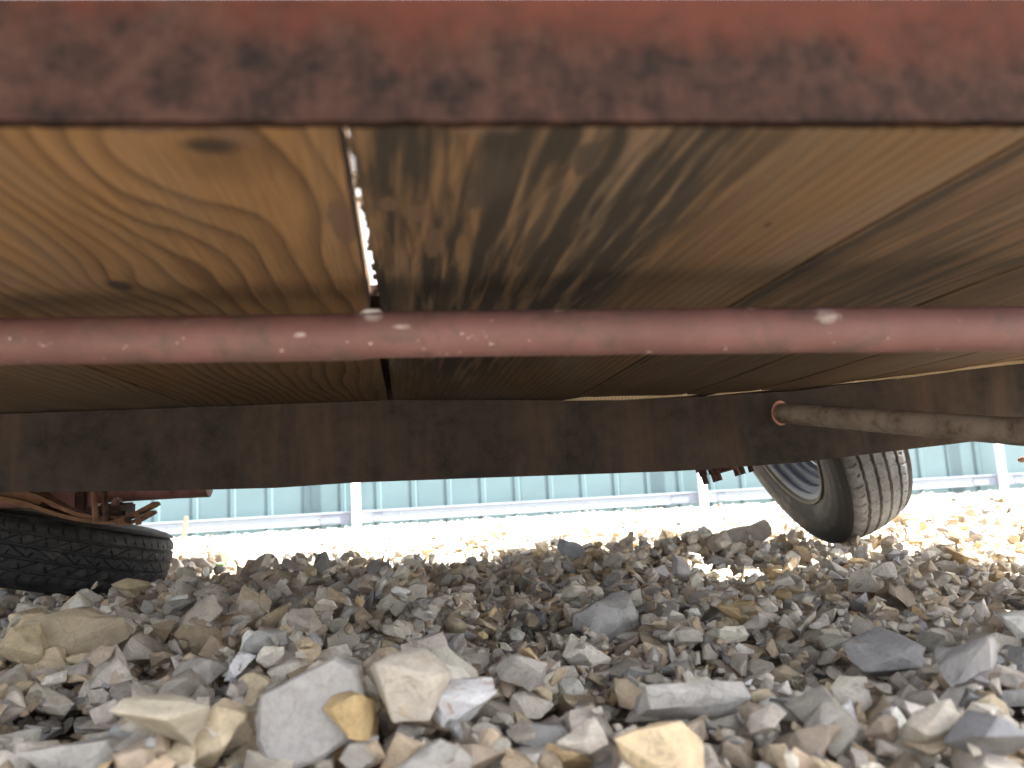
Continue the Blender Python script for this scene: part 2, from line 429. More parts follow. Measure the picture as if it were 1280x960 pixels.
RY = WY - .10
rail = empty('low_railing', (2.7, RY, CZ - .33), 'low white rail on white posts in front of the teal wall', 'railing')
posts_x = [-.40 - 3.06 * 2, -.40 - 3.06, -.40, 2.69, 5.72, 8.78, 11.84]
for px_ in posts_x:
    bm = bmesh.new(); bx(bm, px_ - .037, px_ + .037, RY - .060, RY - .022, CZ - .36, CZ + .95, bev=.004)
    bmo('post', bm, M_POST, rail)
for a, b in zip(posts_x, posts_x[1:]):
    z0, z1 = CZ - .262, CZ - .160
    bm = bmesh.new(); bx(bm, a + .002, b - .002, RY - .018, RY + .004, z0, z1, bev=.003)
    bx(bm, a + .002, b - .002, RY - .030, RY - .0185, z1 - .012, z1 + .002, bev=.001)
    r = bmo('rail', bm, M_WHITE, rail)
    for t in (.12, .2, .42, .5, .72, .9):
        bm = bmesh.new(); xx = a + (b - a) * t
        bmesh.ops.create_uvsphere(bm, u_segments=8, v_segments=5, radius=.0065, matrix=Matrix.Translation((xx, RY - .0185, z0 + .055)))
        bmo('screw', bm, M_SCREW, r)
    for xx0, xx1 in ((b - .30, b - .05), (b + .14, b + .22)):  # flat grey plates stand in for the post shadows on the rail
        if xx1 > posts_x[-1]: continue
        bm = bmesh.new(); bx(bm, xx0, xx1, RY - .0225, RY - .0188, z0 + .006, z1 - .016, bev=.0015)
        bmo('shade_patch', bm, M_SHADE_PATCH, rail)

p = atY(230, 668, 6.1)
bm = bmesh.new(); bx(bm, -.014, .014, -.009, .009, -.06, .135, Matrix.Translation(p) @ Matrix.Rotation(.12, 4, 'Y'), bev=.003)
st = bmo('wooden_stake', bm, M_STAKE); tag(st, 'short brown wooden stake standing in the gravel before the white rail', 'stake')

# ------------------------------------------------------------------ trailer
trailer = empty('flatbed_trailer', (.2, 1.1, CZ - .15), 'underside of a rusty red trailer with pine deck boards', 'trailer')
SAG_X = [-1.4, -.63, -.01, .28, .51, .72, 1.03, 1.2, 1.8]
SAG_Z = [.010, .0042, .0027, -.008, -.012, -.008, .016, .033, .045]
def deck_z(X, Y):
    return CZ + .1515 + float(np.interp(X, SAG_X, SAG_Z)) * smooth01((Y - .45) / .8)
boards = [(-1.30, -.985, 2.78, W_OTHER), (-.975, -.665, 2.78, W_OTHER), (-.655, -.350, 2.78, W_OTHER), (-.344, None, 2.32, W_LEFT), (None, .3035, 2.32, W_MID),
          (.308, .499, 2.05, W_RIGHT), (.507, .640, 2.42, W_RIGHT), (.648, .832, 2.42, W_RIGHT), (.840, 1.065, 1.45, W_RIGHT), (1.073, 1.30, 1.45, W_OTHER)]  # unseen ends past the far beam, lengths set to shade the gravel
def gapL(Y): return float(np.interp(Y, [.3, .62, 1.2, 2.2], [-.0222, -.0235, -.0215, -.021]))
def gapR(Y): return float(np.interp(Y, [.3, .62, 1.2, 2.2], [-.0180, -.0132, -.0118, -.0118]))
for bi, (x0, x1, yend, mt) in enumerate(boards):
    ny = int((yend - .30) / .012); nx_ = 7
    ysb = np.linspace(.309, yend, ny)
    top = []; bot = []
    bm = bmesh.new()
    for Y in ysb:
        a = gapL(Y) * 0 + x0 if x0 is not None else gapR(Y)
        b = x1 if x1 is not None else gapL(Y)
        a += .0007 * mnoise.noise(Vector((bi * 9, Y * 30, 0))) + (.0012 * mnoise.noise(Vector((bi * 9, Y * 110, 4))) if x0 is None else 0)
        b += .0007 * mnoise.noise(Vector((bi * 9 + 5, Y * 30, 0)))
        rb, rt = [], []
        for i in range(nx_):
            t = i / (nx_ - 1); X = a + (b - a) * t
            cup = .0012 * math.sin(t * math.pi) - (.0018 if i in (0, nx_ - 1) else 0) * -1
            z = deck_z(X, Y) + cup + .0006 * mnoise.noise(Vector((X * 25, Y * 6, bi)))
            rb.append(bm.verts.new((X, Y, z))); rt.append(bm.verts.new((X, Y, z + .037)))
        bot.append(rb); top.append(rt)
    for j in range(ny - 1):
        for i in range(nx_ - 1):
            bm.faces.new((bot[j][i], bot[j + 1][i], bot[j + 1][i + 1], bot[j][i + 1]))
            bm.faces.new((top[j][i], top[j][i + 1], top[j + 1][i + 1], top[j + 1][i]))
        bm.faces.new((bot[j][0], top[j][0], top[j + 1][0], bot[j + 1][0]))
        bm.faces.new((bot[j][-1], bot[j + 1][-1], top[j + 1][-1], top[j][-1]))
    for e in (0, -1):
        for i in range(nx_ - 1):
            bm.faces.new((bot[e][i], bot[e][i + 1], top[e][i + 1], top[e][i]))
    o = bmo('deck_board', bm, mt, trailer)
    if mt is W_LEFT: o['label'] = 'golden brown board with arched grain and a dark knot'
    if mt is W_MID: o['label'] = 'board blotched with black stains'

# filler strip added to keep bright sky out of the seam beyond the pipe
bm = bmesh.new(); rows = []
for Y in np.arange(.685, 2.3, .02):
    zt = deck_z(-.016, Y) + .022 + .004 * mnoise.noise(Vector((Y * 60, 0, 0)))
    cx_ = (gapL(Y) + gapR(Y)) / 2 - .0012 ; hw_ = (gapR(Y) - gapL(Y)) / 2 - .0003 - max(0, .0026 * mnoise.noise(Vector((Y * 45, 5, 0))))
    rows.append([bm.verts.new(q) for q in ((cx_ - hw_, Y, zt), (cx_ + hw_, Y, zt), (cx_ + hw_, Y, zt + .010), (cx_ - hw_, Y, zt + .010))])
for r0, r1 in zip(rows, rows[1:]):
    for k in range(4): bm.faces.new((r0[k], r0[(k + 1) % 4], r1[(k + 1) % 4], r1[k]))
bm.faces.new(rows[0]); bm.faces.new(rows[-1][::-1])
bmo('added_seam_filler', bm, M_HUB, trailer)
for k in range(24):
    Y = .325 + k * .0145 + rnd.uniform(-.006, .006); L = rnd.uniform(.003, .010)
    bm = bmesh.new(); X = gapR(Y) - rnd.uniform(.0005, .0028); z = deck_z(X, Y) + rnd.uniform(.006, .022)
    bx(bm, -.0006, .0035, -L, L, -.0008, .0008, Matrix.Translation((X, Y, z)) @ Matrix.Rotation(rnd.uniform(-.5, .5), 4, 'Z'))
    bmo('wood_splinter', bm, W_OTHER if k % 2 else W_PALE, trailer)

# near side rail: an angle iron, web towards the viewer and a lip turned in over the boards
def polybeam(name, xs_, zb, zt, y0, y1, mat, jag=0.0, seed=0):
    bm = bmesh.new(); rows = []
    for i, X in enumerate(xs_):
        j = jag * mnoise.noise(Vector((X * 60, seed, 0))) + jag * .6 * mnoise.noise(Vector((X * 200, seed, 3)))
        b_, t_ = zb(X) + j, zt(X)
        rows.append([bm.verts.new(q) for q in ((X, y0, b_), (X, y0, t_), (X, y1, t_), (X, y1, b_))])
    for r0, r1 in zip(rows, rows[1:]):
        for k in range(4):
            bm.faces.new((r0[k], r0[(k + 1) % 4], r1[(k + 1) % 4], r1[k]))
    bm.faces.new(rows[0]); bm.faces.new(rows[-1][::-1])
    return bmo(name, bm, mat, trailer)
RL = [[atY(x, y, .300) for x in (0, 1280)] for y in (151, -3.5)]
def rz_(X, k):
    a, b = RL[k]; t = (X - a.x) / (b.x - a.x); return a.z + (b.z - a.z) * min(max(t, -.6), 1.6)
xr = np.arange(-1.35, 1.33, .006)
polybeam('side_rail', xr, lambda X: rz_(X, 0), lambda X: rz_(X, 1), .300, .306, M_RAIL, .0008)
polybeam('rail_lip', np.arange(-1.35, 1.33, .03), lambda X: rz_(X, 1) - .008, lambda X: rz_(X, 1) - .002, .3065, .345, M_RAIL)

# far main beam, a C channel whose web faces the viewer
BX = [-1.4, -.63, -.40, -.214, -.084, .13, .503, .717, 1.03, 1.5]
BZ = [.040, .030, .0195, .0145, .0165, .0133, .0067, .0104, .030, .060]
bz = lambda X: CZ + float(np.interp(X, BX, BZ))
xb = np.arange(-1.35, 1.33, .02)
polybeam('main_beam', xb, bz, lambda X: deck_z(X, 1.32) - .002, 1.320, 1.327, M_BEAM, .0004)
polybeam('beam_flange', xb, bz, lambda X: bz(X) + .007, 1.3275, 1.375, M_BEAM)
polybeam('beam_flange', xb, lambda X: deck_z(X, 1.34) - .010, lambda X: deck_z(X, 1.34) - .0025, 1.3275, 1.375, M_BEAM)
# end cross member closing the right end, and a plate near the left
def cross(name, X, y0, y1):
    bm = bmesh.new(); bx(bm, X, X + .006, y0, y1, bz(X) + .03, deck_z(X, 1.2) - .003); bmo(name, bm, M_BEAM, trailer)
cross('end_beam', 1.31, .35, 1.318)

# pale splintered underside edge of the boards in front of the beam
def splinter(pts, th):
    bm = bmesh.new(); rows = []
    n = 46
    P = [atY(px, py, 1.308) for px, py in pts]
    for i in range(n + 1):
        t = i / n * (len(P) - 1); k = min(int(t), len(P) - 2); q = P[k].lerp(P[k + 1], t - k)
        h = (float(np.interp(i / n, [0, .15, .5, .85, 1], th)) + .0008 * mnoise.noise(Vector((i * .9, pts[0][0], 0))))
        h = max(h, .0004)
        rows.append([bm.verts.new(c) for c in ((q.x, q.y - .004, q.z), (q.x, q.y - .002, q.z + h), (q.x, q.y + .009, q.z + h), (q.x, q.y + .009, q.z + .0005))])
    for r0, r1 in zip(rows, rows[1:]):
        for k in range(4): bm.faces.new((r0[k], r0[(k + 1) % 4], r1[(k + 1) % 4], r1[k]))
    bm.faces.new(rows[0]); bm.faces.new(rows[-1][::-1])
    bmo('wood_splinter', bm, W_PALE, trailer)
splinter([(705, 501), (780, 500), (860, 495), (905, 488)], [.001, .008, .012, .010, .001])
splinter([(885, 495), (960, 488), (1060, 479), (1150, 470)], [.001, .007, .008, .006, .003])
splinter([(1120, 474), (1200, 463), (1260, 456), (1330, 449)], [.001, .006, .007, .006, .004])

# painted pipe that crosses below the deck
bm = bmesh.new()
pp = [(-900, 440, .50), (-300, 431, .52), (0, 427, .536), (240, 424.5, .540), (440, 421.5, .545), (475, 418.5, .5455), (640, 416, .549), (900, 413.5, .556), (1280, 411, .564), (1700, 408, .575), (2300, 402, .59)]
P = [atD(*q) for q in pp]; fine = []
for a, b in zip(P, P[1:]):
    for k in range(10): fine.append(a.lerp(b, k / 10))
fine.append(P[-1])
tube(bm, fine, .0165, 32, .0006)
bmo('deck_pipe', bm, M_PIPE, trailer, smooth=True)
for (px, w_) in ((466, .011),):     # raised pale spot that imitates sunlight falling through the seam
    c = atD(px, 418 if px < 600 else 413, .545 if px < 600 else .558)
    bm = bmesh.new()
    tube(bm, [c + Vector((-w_ * .9, 0, .0128)), c + Vector((-w_ * .4, 0, .0140)), c + Vector((w_ * .4, 0, .0140)), c + Vector((w_ * .8, 0, .0128))], [.002, .0045, .0045, .002], 12)
    bmo('sun_spot', bm, flat_mat('sun_spot_pale', (.62, .58, .56), .5, .2, 90, .3), trailer, smooth=True)

# brace rod that ends at the far beam
a = atY(976, 516.5, 1.321); b = atD(1280, 540, .985); d = (b - a)
bm = bmesh.new(); tube(bm, [a + d * t for t in np.linspace(0, 2.1, 40)], .0183, 28, .0008); bmo('brace_rod', bm, M_ROD, trailer, smooth=True)
bm = bmesh.new()
ang = np.linspace(0, 2 * math.pi, 28, endpoint=False)
c0 = a + Vector((-.002, 0, 0)); f0, f1 = [], []
for t in ang:
    f0.append(bm.verts.new((c0.x + .0170 * math.cos(t), 1.3165, c0.z + .0228 * math.sin(t)))); f1.append(bm.verts.new((c0.x + .0170 * math.cos(t), 1.3198, c0.z + .0228 * math.sin(t))))
bm.faces.new(f0); bm.faces.new(f1[::-1])
for k in range(28): bm.faces.new((f0[k], f0[(k + 1) % 28], f1[(k + 1) % 28], f1[k]))
bmo('rod_collar', bm, M_PINK, trailer)

# axle tube, springs and shackles behind the beam on the left
AY = 1.84
bm = bmesh.new()
a0, a1 = atY(40, 611, AY), atY(262, 599, AY)
dirx = (a1 - a0).normalized(); tube(bm, [a0 + dirx * t for t in np.linspace(-.55, (a1 - a0).length, 14)], .040, 28, .001)
bmo('axle_tube', bm, M_AXLE, trailer, smooth=True)
def strap(name, pts, Y, th, wd, mat, tw=0.0):
    bm = bmesh.new(); rows = []
    P = [atY(px, py, Y) for px, py in pts]
    dense = []
    for i in range(len(P) - 1):
        p0, p1, p2, p3 = P[max(i - 1, 0)], P[i], P[i + 1], P[min(i + 2, len(P) - 1)]
        for k in range(6):
            t = k / 6
            dense.append(.5 * ((2 * p1) + (-p0 + p2) * t + (2 * p0 - 5 * p1 + 4 * p2 - p3) * t * t + (-p0 + 3 * p1 - 3 * p2 + p3) * t ** 3))
    dense.append(P[-1])
    for i, q in enumerate(dense):
        t = (dense[min(i + 1, len(dense) - 1)] - dense[max(i - 1, 0)]).normalized(); nrm = Vector((-t.z, 0, t.x))
        jj = nrm * .0008 * mnoise.noise(q * 60)
        rows.append([bm.verts.new(c + jj) for c in (q - nrm * th / 2 + Vector((0, -wd / 2, 0)), q + nrm * th / 2 + Vector((0, -wd / 2, 0)), q + nrm * th / 2 + Vector((0, wd / 2, 0)), q - nrm * th / 2 + Vector((0, wd / 2, 0)))])
    for r0, r1 in zip(rows, rows[1:]):
        for k in range(4): bm.faces.new((r0[k], r0[(k + 1) % 4], r1[(k + 1) % 4], r1[k]))
    bm.faces.new(rows[0]); bm.faces.new(rows[-1][::-1])
    bmesh.ops.bevel(bm, geom=[e for e in bm.edges if len(e.link_faces) == 2 and e.calc_face_angle(0) > 1.2], offset=th * .18, segments=1, affect='EDGES')
    return bmo(name, bm, mat, trailer)
SY = 1.72
strap('spring_leaf', [(-60, 596), (0, 606), (40, 617), (62, 625), (85, 636), (105, 643), (130, 647), (150, 647)], SY, .008, .045, M_ORUST)
strap('spring_leaf', [(-60, 612), (-10, 620), (30, 627), (60, 637), (90, 646), (128, 652), (160, 650)], SY + .004, .008, .045, M_ORUST)
strap('spring_leaf', [(140, 650), (158, 648), (174, 641), (196, 629)], SY, .008, .045, M_ORUST)
strap('spring_leaf', [(150, 655), (168, 652), (178, 648), (192, 640)], SY, .007, .045, M_ORUST)
strap('spring_clip', [(170, 640), (172, 647), (173, 656)], SY - .026, .011, .004, M_ORUST)
strap('mounting_plate', [(5, 614), (25, 622), (45, 626), (57, 618)], SY + .02, .028, .05, M_ORUST)
for xx in (118, 131):
    bm = bmesh.new(); tube(bm, [atY(xx - 1, 604, SY - .03), atY(xx, 628, SY - .03), atY(xx + 2, 652, SY - .03)], .0058, 12, .0004)
    bmo('u_bolt', bm, M_HUB if xx > 125 else M_ORUST, trailer, smooth=True)
bm = bmesh.new(); bx(bm, -.035, .035, -.03, .03, -.006, .006, Matrix.Translation(atY(135, 636, SY + .03)), bev=.002); bmo('spring_pad', bm, M_HUB, trailer)
def block(name, px0, py0, px1, py1, Y, dep, mat):
    a, b = atY(px0, py1, Y), atY(px1, py0, Y); bm = bmesh.new(); bx(bm, a.x, b.x, Y, Y + dep, a.z, b.z, bev=.004); bmo(name, bm, mat, trailer)
block('axle_pad', 58, 606, 114, 642, 1.79, .09, M_AXLE)
block('axle_pad', 92, 612, 108, 650, 1.78, .008, M_HUB)
block('shock_mount', 122, 628, 156, 651, 1.75, .07, M_HUB)
block('shock_mount', 138, 622, 148, 640, 1.745, .03, M_AXLE)
bm = bmesh.new(); tube(bm, [atY(160, 650, SY - .03), atY(160, 650, SY + .03)], .007, 12); bmo('shackle_bolt', bm, M_HUB, trailer, smooth=False)

# bare wheel hub, its studs pointing down, behind the beam on the right
hubY = 1.50
ax = Vector((.20, -.10, -1)).normalized()
hc = atY(906, 581, hubY)
q = ax.to_track_quat('Z', 'Y').to_matrix().to_4x4()
T = Matrix.Translation(hc) @ q
bm = bmesh.new()
prof = [(0, -.060), (.022, -.060), (.024, -.025), (.050, -.016), (.060, -.008), (.060, 0), (.032, .002), (.026, .012), (.018, .014), (0, .014)]
N = 36; rings = []
for r_, h_ in prof:
    rings.append([bm.verts.new(T @ Vector((r_ * math.cos(2 * math.pi * k / N), r_ * math.sin(2 * math.pi * k / N), h_))) for k in range(N)])
for r0, r1 in zip(rings, rings[1:]):
    for k in range(N): bm.faces.new((r0[k], r0[(k + 1) % N], r1[(k + 1) % N], r1[k]))
bmesh.ops.remove_doubles(bm, verts=bm.verts, dist=1e-5)
hub = bmo('wheel_hub', bm, M_HUB, trailer, smooth=True)
for k in range(6):
    an = 2 * math.pi * k / 6 + .35
    c = Vector((.047 * math.cos(an), .047 * math.sin(an), 0))
    bm = bmesh.new()
    tube(bm, [T @ (c + Vector((0, 0, -.004))), T @ (c + Vector((0, 0, .011)))], .0088, 6)
    tube(bm, [T @ (c + Vector((0, 0, .0111))), T @ (c + Vector((0, 0, .028)))], .0058, 10, .0006)
    bmo('wheel_stud', bm, M_HUB, hub)
bm = bmesh.new(); tube(bm, [T @ Vector((0, 0, -.06)), T @ Vector((0, 0, -.13))], .02, 16); bmo('spindle', bm, M_HUB, trailer, smooth=True)
# small bracket stub at the right
bm = bmesh.new(); c = atY(1281, 575, 1.40); c2 = atY(1278, 575, 1.40)
tube(bm, [atY(1273.5, 575, 1.39), atY(1276, 575, 1.39), atY(1292, 573, 1.40), atY(1312, 560, 1.41), atY(1325, 520, 1.35)], [.003, .0055, .007, .008, .008], 12, .001); bmo('hook', bm, M_ORUST, trailer, smooth=True)

# ------------------------------------------------------------------ wheels
def tread_depth(s, wv, style=0):
    """depth of the cuts in the tread at circumference s, lateral w (metres)"""
    d = np.zeros_like(s)
    for g0 in (-.049, -.0165, .0165, .049):
        zz = g0 + .0008 * np.sin(s * 2 * math.pi / .03)
        d = np.maximum(d, (.0075 + .003 * (style == 0)) * np.clip((.0040 - np.abs(wv - zz)) / .0010, 0, 1))
    def cut(phase, half, lo, hi, dep):
        f = np.abs((phase + .5) % 1 - .5)
        return dep * np.clip((half - f) / (half * .5), 0, 1) * ((wv > lo) & (wv < hi))
    for sg in (-1, 1):
        ww = wv * sg
        a = (s / .0295 + .35 * np.sin((ww - .05) * 70)) ; f = np.abs((a + .5) % 1 - .5)
        wid = np.where(ww < .066, .085, .04)
        d = np.maximum(d, .0042 * np.clip((wid - f) / .03, 0, 1) * ((ww > .0575) & (ww < .088)))
        d = np.maximum(d, .0015 * np.clip((.06 - np.abs(((s / .0075) + .5) % 1 - .5)) / .05, 0, 1) * ((ww > .07) & (ww < .083)))
    for k, (lo, hi) in enumerate(((-.045, -.020), (-.0125, .0125), (.020, .045))):
        sgn = 1 if k != 1 else -1
        if style:
            d = np.maximum(d, cut((s - sgn * wv * 1.3 + .004 * np.sin(s * 31)) / .047 + k * .37, .035, lo, hi, .0048))
            d = np.maximum(d, cut((s + sgn * wv * .35 + .003 * np.sin(s * 47)) / .047 + k * .37 + .45, .04, lo, (lo + hi) / 2 + .002, .0048))
            d = np.maximum(d, cut((s + wv * .3) / .0235 + k * .2, .05, (lo + hi) / 2 + .005, hi + .004, .003))
            continue
        d = np.maximum(d, cut((s + sgn * wv * .25) / .0385 + k * .3, .022, lo, hi, .0026))
        d = np.maximum(d, cut((s - sgn * wv * 1.1) / .0128 + k * .2, .07, lo + .003, (lo + hi) / 2 + .002, .0014))
        d = np.maximum(d, cut((s + sgn * wv * .9) / .0128 + k * .6, .05, (lo + hi) / 2 + .003, hi - .004, .0012))
    return d
def tyre_mesh(name, R, mat_tread, mat_side, worn=1.0, style=0):
    N = 880
    # across the tread
    wt_ = np.linspace(-.086, .086, 120)
    rt_ = R - .0035 * (wt_ / .05) ** 2 - .010 * np.clip((np.abs(wt_) - .066) / .02, 0, 1) ** 2
    side_r = [.9650, .94, .90, .86, .80, .74, .68, .625, .60, .592]
    side_w = [.0905, .096, .1005, .1025, .1025, .0995, .094, .087, .082, .078]
    side_r2 = np.interp(np.linspace(0, 9, 28), range(10), side_r) * R
    side_w2 = np.interp(np.linspace(0, 9, 28), range(10), side_w)
    rib = .0012 * (np.sin(np.linspace(0, 40, 28)) > .75); side_w2 = side_w2 + rib
    prof_w = np.concatenate([-side_w2[::-1], wt_, side_w2]); prof_r = np.concatenate([side_r2[::-1], rt_, side_r2])
    th = np.linspace(0, 2 * math.pi, N, endpoint=False)
    TH, PW = np.meshgrid(th, prof_w, indexing='ij'); PR = np.repeat(prof_r[None], N, 0)
    is_t = np.zeros(len(prof_w), bool); is_t[28:28 + 120] = True
    PR = PR - tread_depth(TH * R, PW, style) * is_t[None] * worn
    v = np.stack([PR * np.cos(TH), PR * np.sin(TH), PW], -1).reshape(-1, 3)
    n = len(prof_w); i = np.arange(N)[:, None]; j = np.arange(n - 1)[None]
    i2 = (i + 1) % N
    f = np.stack([i * n + j, i2 * n + j, i2 * n + j + 1, i * n + j + 1], -1).reshape(-1, 4)
    me = bpy.data.meshes.new(name); me.vertices.add(len(v)); me.vertices.foreach_set('co', v.ravel())
    me.loops.add(f.size); me.loops.foreach_set('vertex_index', f.ravel().astype(np.int32))
    me.polygons.add(len(f)); me.polygons.foreach_set('loop_start', (np.arange(len(f)) * 4).astype(np.int32))
    me.materials.append(mat_tread); me.materials.append(mat_side)
    mi = np.where((np.arange(n - 1) >= 27) & (np.arange(n - 1) < 148), 0, 1); me.polygons.foreach_set('material_index', np.tile(mi, N).astype(np.int32))
    me.update(calc_edges=True); me.validate(); me.polygons.foreach_set('use_smooth', [True] * len(me.polygons))
    try: me.set_sharp_from_angle(angle=math.radians(50))
    except Exception: pass
    return me
def revolve(bm, prof, N=96):
    rings = [[bm.verts.new((r_ * math.cos(2 * math.pi * k / N), r_ * math.sin(2 * math.pi * k / N), h_)) for k in range(N)] for r_, h_ in prof]
    for r0, r1 in zip(rings, rings[1:]):
        for k in range(N): bm.faces.new((r0[k], r0[(k + 1) % N], r1[(k + 1) % N], r1[k]))
def wheel(C, axis, ws, label, mt, spin, worn, style=0):
    q = Vector(axis).normalized().to_track_quat('Z', 'Y').to_matrix().to_4x4()
    L = Vector((C[0], C[1], C[2] + CZ))
    root = empty('trailer_wheel', (L.x, L.y, L.z - .33), label, 'wheel')
    T = Matrix.Translation(L) @ q @ Matrix.Rotation(spin, 4, 'Z') @ Matrix.Diagonal((1, 1, ws, 1))
    inv = parent_inv(root)
    def put(o): o.parent = root; o.matrix_parent_inverse = inv; o.matrix_basis = T; return o
    put(make_obj('tyre', tyre_mesh('tyre', .33, mt, M_SIDE, worn, style)))
    bm = bmesh.new()
    # barrel: inner (viewed) side is +z
    prof = [(.196, .084), (.203, .089), (.205, .0885), (.204, .084), (.198, .0785), (.192, .070), (.190, .055), (.186, .040), (.176, .025), (.170, .010), (.171, -.005), (.184, -.020), (.186, -.060), (.192, -.074), (.203, -.084), (.204, -.088), (.196, -.086), (.188, -.078), (.181, -.060), (.176, -.022), (.160, -.018), (.153, -.012), (.151, -.002), (.153, .006), (.160, .010), (.162, .014), (.160, .020), (.163, .026), (.172, .030), (.177, .035), (.1765, .042), (.1725, .047), (.174, .053), (.182, .058), (.187, .064), (.186, .070), (.1835, .074), (.186, .079), (.192, .082), (.196, .084)]
    revolve(bm, prof, 128); put(bmo('rim', bm, M_RIM, smooth=True))
    bm = bmesh.new(); revolve(bm, [(.1965, .0848), (.2005, .0925), (.206, .0935), (.2085, .0895), (.2062, .0855)], 128); put(bmo('rim_lip', bm, M_LIP, smooth=True))
    bm = bmesh.new()
    prof = [(.1560, -.016), (.146, -.040), (.125, -.058), (.105, -.046), (.080, -.040), (.060, -.044), (.042, -.050), (.042, -.054), (.060, -.048), (.080, -.044), (.105, -.050), (.125, -.062), (.150, -.044), (.1563, -.020), (.1560, -.016)]
    revolve(bm, prof, 72); put(bmo('wheel_disc', bm, M_RIM, smooth=True))
    return root
def ax2(th, ph): return (math.cos(ph) * math.cos(th), math.cos(ph) * math.sin(th), math.sin(ph))
wheel((1.018, 1.867, .128), ax2(3.016, -.416), .86, 'grey dusty tyre on silver rim leaning in the sun right of the beam', M_RUBR, .4, 1.0)
wheel((-.935, 2.14, -.085), (.255, .078, 1), .82, 'black tyre lying almost flat in the shade under the left axle', M_RUBL, 1.1, 1.0, 1)

# ------------------------------------------------------------------ stones
SLAB = [(-.92, .30), (-.55, .52), (.12, .86), (.45, .92), (.80, .70), (1.0, .12), (.95, -.18), (.70, -.55), (.20, -.88), (-.35, -1.0), (-.72, -.92), (-.95, -.50), (-1.0, -.10)]
def rock_mesh(name, seed, hi, mat, pts=None):
    r = random.Random(seed); bm = bmesh.new()
    ex, ey, ez = 1.0, r.uniform(.62, .95), r.uniform(.38, .72)
    npt = r.randint(9, 15)
    if pts == 'slab':
        for (a_, b_) in SLAB:
            for sc_, d_ in ((1.0, 0.0), (.90, -.13), (.72, .26)): bm.verts.new((a_ * sc_, d_, b_ * sc_))
        npt = 0; bm.verts.new((.05, -.20, .1))
    for _ in range(npt):
        v = Vector((r.gauss(0, 1), r.gauss(0, 1), r.gauss(0, 1))).normalized()
        # push towards a box so that facets are broad
        mx = max(abs(c) for c in v); v = v.lerp(v / mx * .82, r.uniform(.15, .85))
        bm.verts.new((v.x * ex, v.y * ey, v.z * ez))
    res = bmesh.ops.convex_hull(bm, input=list(bm.verts))
    bmesh.ops.delete(bm, geom=[g for g in res['geom_interior'] if isinstance(g, bmesh.types.BMVert)], context='VERTS')
    bmesh.ops.dissolve_limit(bm, angle_limit=math.radians(16), verts=bm.verts, edges=bm.edges)
    bmesh.ops.recalc_face_normals(bm, faces=bm.faces)
    if hi:
        bmesh.ops.bevel(bm, geom=list(bm.edges), offset=r.uniform(.018, .045), segments=2, profile=.6, affect='EDGES', clamp_overlap=True)
        bmesh.ops.triangulate(bm, faces=bm.faces)
        for it in range(hi):
            L = [e for e in bm.edges if e.calc_length() > (.34 if it == 0 else .2)]
            bmesh.ops.subdivide_edges(bm, edges=L, cuts=1); bmesh.ops.triangulate(bm, faces=bm.faces)
        off = Vector((seed * 3.1, 0, 0))
        bm.normal_update()
        for v in bm.verts:
            a = mnoise.fractal(v.co * 1.5 + off, .9, 2.0, 4) * .05 + mnoise.fractal(v.co * 5 + off, .9, 2.0, 3) * .018
            v.co += v.normal * a
    me = bpy.data.meshes.new(name); bm.normal_update(); bm.to_mesh(me); bm.free()
    if hi:
        me.polygons.foreach_set('use_smooth', [True] * len(me.polygons))
        try: me.set_sharp_from_angle(angle=math.radians(32))
        except Exception: pass
    # unit half-length
    co = np.zeros(len(me.vertices) * 3); me.vertices.foreach_get('co', co); co = co.reshape(-1, 3)
    co -= (co.max(0) + co.min(0)) / 2; co /= co[:, 0].max(); me.vertices.foreach_set('co', co.ravel()); me.update()
    me.materials.append(mat)
    return me, (co[:, 1].max(), co[:, 2].max())
NV = 22
near_v = [rock_mesh('stone', 100 + i, 2, M_STONE_I) for i in range(NV)]
near_v.append(rock_mesh('stone', 511, 2, M_STONE_I, 'slab')); print('mean slab', near_v[-1][1])
far_v = [rock_mesh('stone_far', 300 + i, 0, M_STONE_I) for i in range(8)]
FLATV = [i for i in range(NV) if near_v[i][1][1] < .6]
own_v = []
for me, hw in near_v:
    c = me.copy(); c.materials.clear(); c.materials.append(M_STONE_O); own_v.append((c, hw))

PAL = [((.410, .385, .340), 4.0, 'grey'), ((.53, .50, .44), 2.8, 'pale grey'), ((.44, .365, .265), 3.0, 'tan'), ((.32, .305, .28), 1.5, 'dark grey'),
       ((.33, .275, .22), 1.5, 'brown'), ((.285, .287, .29), 1.0, 'bluish grey'), ((.50, .38, .225), .35, 'ochre'), ((.62, .60, .56), .9, 'whitish')]
pw = np.array([p_[1] for p_ in PAL]); pw /= pw.sum()
def stone_col(k):
    c = np.array(PAL[k][0]) * rng.uniform(1.02, 1.50) * np.array((1.02, 1.0, .965)); c = c * (1 + rng.normal(0, .01, 3)); return np.clip(c, 0, .8)

